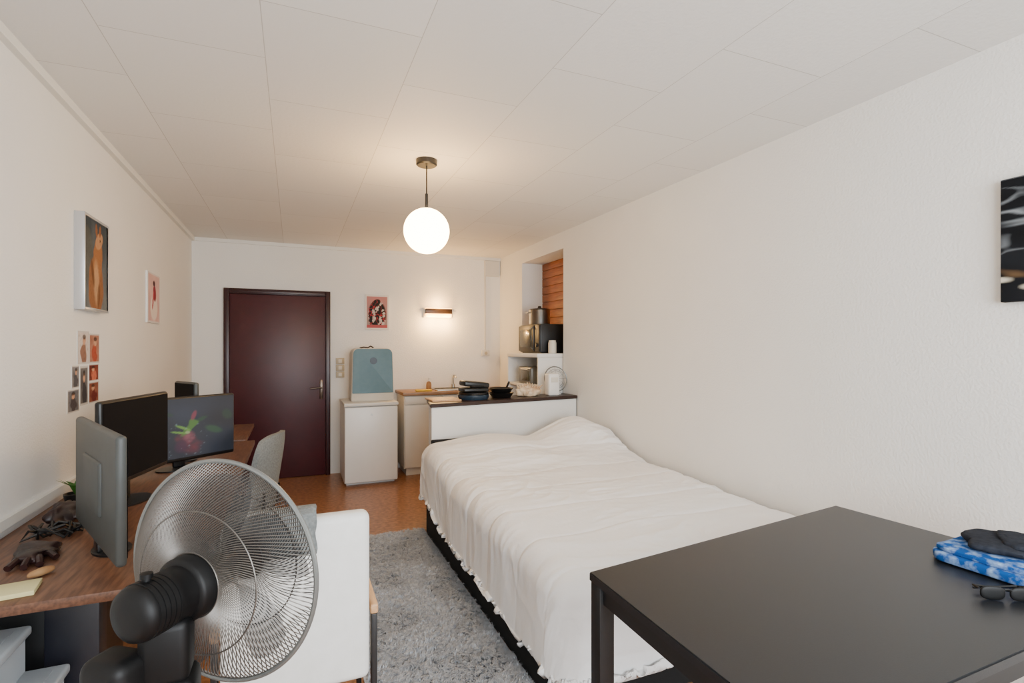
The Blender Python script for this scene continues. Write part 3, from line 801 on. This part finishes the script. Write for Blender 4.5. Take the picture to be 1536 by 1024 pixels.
b = MB(); b.box((-.21, -.2, .42), (.21, .2, .475), .025, 4); b.make('seat', M['gcloth'], p)
for sx in (-.18, .18):
    for sy in (-.17, .18):
        b = MB(); b.cyl((sx*1.05, sy*1.05, 0), (sx*.9, sy*.9, .42), .011, .014, 12); b.make('leg', M['black'], p)
for sx in (-.12, .12):
    b = MB(); b.tube([(sx, .15, .43), (sx, .21, .45), (sx, .215, .56)], .008); b.make('back_support', M['black'], p)

# ---------------------------------------------------------------- pedestal fan
ctr = Vector((-.136, 1.213, .936)); ax = Vector((.606, .795, 0.0)).normalized()
p = thing('pedestal_fan', (-.20, 1.09, 0), 'black pedestal fan with round metal wire guard, seen from behind', 'fan')
q = ax.to_track_quat('Z', 'Y').to_matrix().to_4x4()
H = Matrix.Translation(ctr-Vector((-.20, 1.09, 0))) @ q
RG = .222
def guard(sgn, depth, nw, r_in, hub, name):
    b = MB()
    for i in range(nw):
        a0 = 2*pi*i/nw; pts = []
        for k in range(13):
            t = k/12; r = r_in+(RG-.003-r_in)*t
            an = a0+sgn*.55*(1-t)**1.2*1.3
            zz = sgn*depth*(1-t**2.6)
            pts.append((r*cos(an), r*sin(an), zz))
        b.tube(pts, .00110, 4, mtx=H)
    for rr in (r_in, .62*RG):
        t = (rr-r_in)/(RG-r_in); zz = sgn*depth*(1-t**2.6)
        b.tube([(rr*cos(2*pi*i/60), rr*sin(2*pi*i/60), zz) for i in range(60)], .0016, 5, True, H)
    if hub: b.lathe([(0, depth-.004), (r_in, depth-.002), (r_in, depth+.004), (0, depth+.008)], H)
    b.make(name, M['wire'], p)
guard(-1, .072, 160, .062, False, 'rear_guard')
guard(1, .065, 120, .045, True, 'front_guard')
b = MB()
b.tube([(RG*cos(2*pi*i/90), RG*sin(2*pi*i/90), 0) for i in range(90)], .0050, 8, True, H); b.make('guard_rim', M['silverpl'], p)
for kb in range(5):
    b = MB(); V = []; F = []
    for j in range(9):
        t = j/8; r = .03+.165*t; hw = (.32+.28*sin(pi*min(1, t*.8+.15)))*.95
        for i in range(9):
            s = i/8*2-1; an = kb*2*pi/5+s*hw+.25*t
            V.append((r*cos(an), r*sin(an), s*.022*(1.2-t*.4)))
    for j in range(8):
        for i in range(8):
            a = j*9+i; F.append((a, a+1, a+10, a+9))
    b.raw(V, F, H); b.make('fan_blade', M['smoke'], p)
b = MB(); b.lathe([(0, .03), (.028, .028), (.034, 0), (.034, -.03), (0, -.03)], H); b.make('blade_hub', M['black'], p)
b = MB()
prof = [(0, -.054), (.054, -.056), (.060, -.061), (.060, -.095), (.056, -.101), (.050, -.103), (.049, -.130)]
for i in range(5):
    z0 = -.132-i*.010; prof += [(.050, z0), (.050, z0-.0075), (.0485, z0-.008), (.0485, z0-.0095)]
prof += [(.049, -.184), (.045, -.194), (.034, -.201), (.015, -.204), (0, -.204)]
b.lathe(prof, H, 48)
b.make('motor_housing', M['fanblack'], p)
kn = H @ Vector((0, 0, -.165))
b = MB(); b.cyl(kn+Vector((0, 0, .040)), kn+Vector((0, 0, .055)), .008, .007, 14); b.lathe([(0, 0), (.010, 0), (.010, .008), (0, .010)], Matrix.Translation(kn+Vector((0, 0, .054)))); b.make('oscillation_knob', M['fanblack'], p)
nk = H @ Vector((0, 0, -.125))
b = MB(); b.box((nk.x-.040, nk.y-.036, .79), (nk.x+.040, nk.y+.036, .905), .016, 3); b.box((nk.x-.05, nk.y-.045, .68), (nk.x+.05, nk.y+.045, .80), .018, 3)
b.make('neck_joint', M['fanblack'], p)
b = MB(); b.cyl((nk.x, nk.y, .03), (nk.x, nk.y, .69), .015, seg=20); b.make('pole', M['fanblack'], p)
b = MB(); b.box((-.060, -.035, .60), (.03, .04, .862), .022, 4, Matrix.Translation((nk.x-.060, nk.y-.03, 0)) @ Matrix.Rotation(-.6, 4, 'Z')); b.make('control_box', M['fanblack'], p)
b = MB(); b.lathe([(0, 0), (.20, 0), (.20, .012), (.15, .025), (.03, .035), (.028, .06), (0, .06)], Matrix.Translation((nk.x, nk.y, 0)), 48); b.make('stand_base', M['fanblack'], p)

# ---------------------------------------------------------------- lights
def area(name, loc, rot, sx, sy, power, col):
    l = D.lights.new(name, 'AREA'); l.shape = 'RECTANGLE'; l.size = sx; l.size_y = sy; l.energy = power; l.color = col
    o = D.objects.new(name, l); COL.objects.link(o); o.location = loc; o.rotation_euler = rot; return o
area('window_light', (.85, YF-.02, 1.5), (math.radians(90), 0, 0), 2.2, 1.5, 165, (.89, .95, 1.0))
for xx in (1.49, 1.67):
    pl = D.lights.new('sconce_light', 'POINT'); pl.energy = 9; pl.color = (1, .58, .20); pl.shadow_soft_size = .03
    o = D.objects.new('sconce_light', pl); COL.objects.link(o); o.location = (xx, YB-.14, 1.69)
pl = D.lights.new('sconce_light', 'POINT'); pl.energy = 5; pl.color = (1, .58, .20); pl.shadow_soft_size = .03
o = D.objects.new('sconce_light', pl); COL.objects.link(o); o.location = (1.578, YB-.12, 1.91)
w = D.worlds.new('World'); bpy.context.scene.world = w; w.use_nodes = True
w.node_tree.nodes['Background'].inputs[0].default_value = (.86, .94, 1, 1); w.node_tree.nodes['Background'].inputs[1].default_value = 2.0

# ---------------------------------------------------------------- camera
cam = D.cameras.new('camera'); co = D.objects.new('camera', cam); COL.objects.link(co)
cam.sensor_width = 36; cam.lens = 783/1536*36; cam.shift_y = 9/1536; cam.clip_start = .05
co.location = (0, 0, 1.39); co.rotation_euler = (math.radians(90), 0, -math.radians(22.7))
bpy.context.scene.camera = co
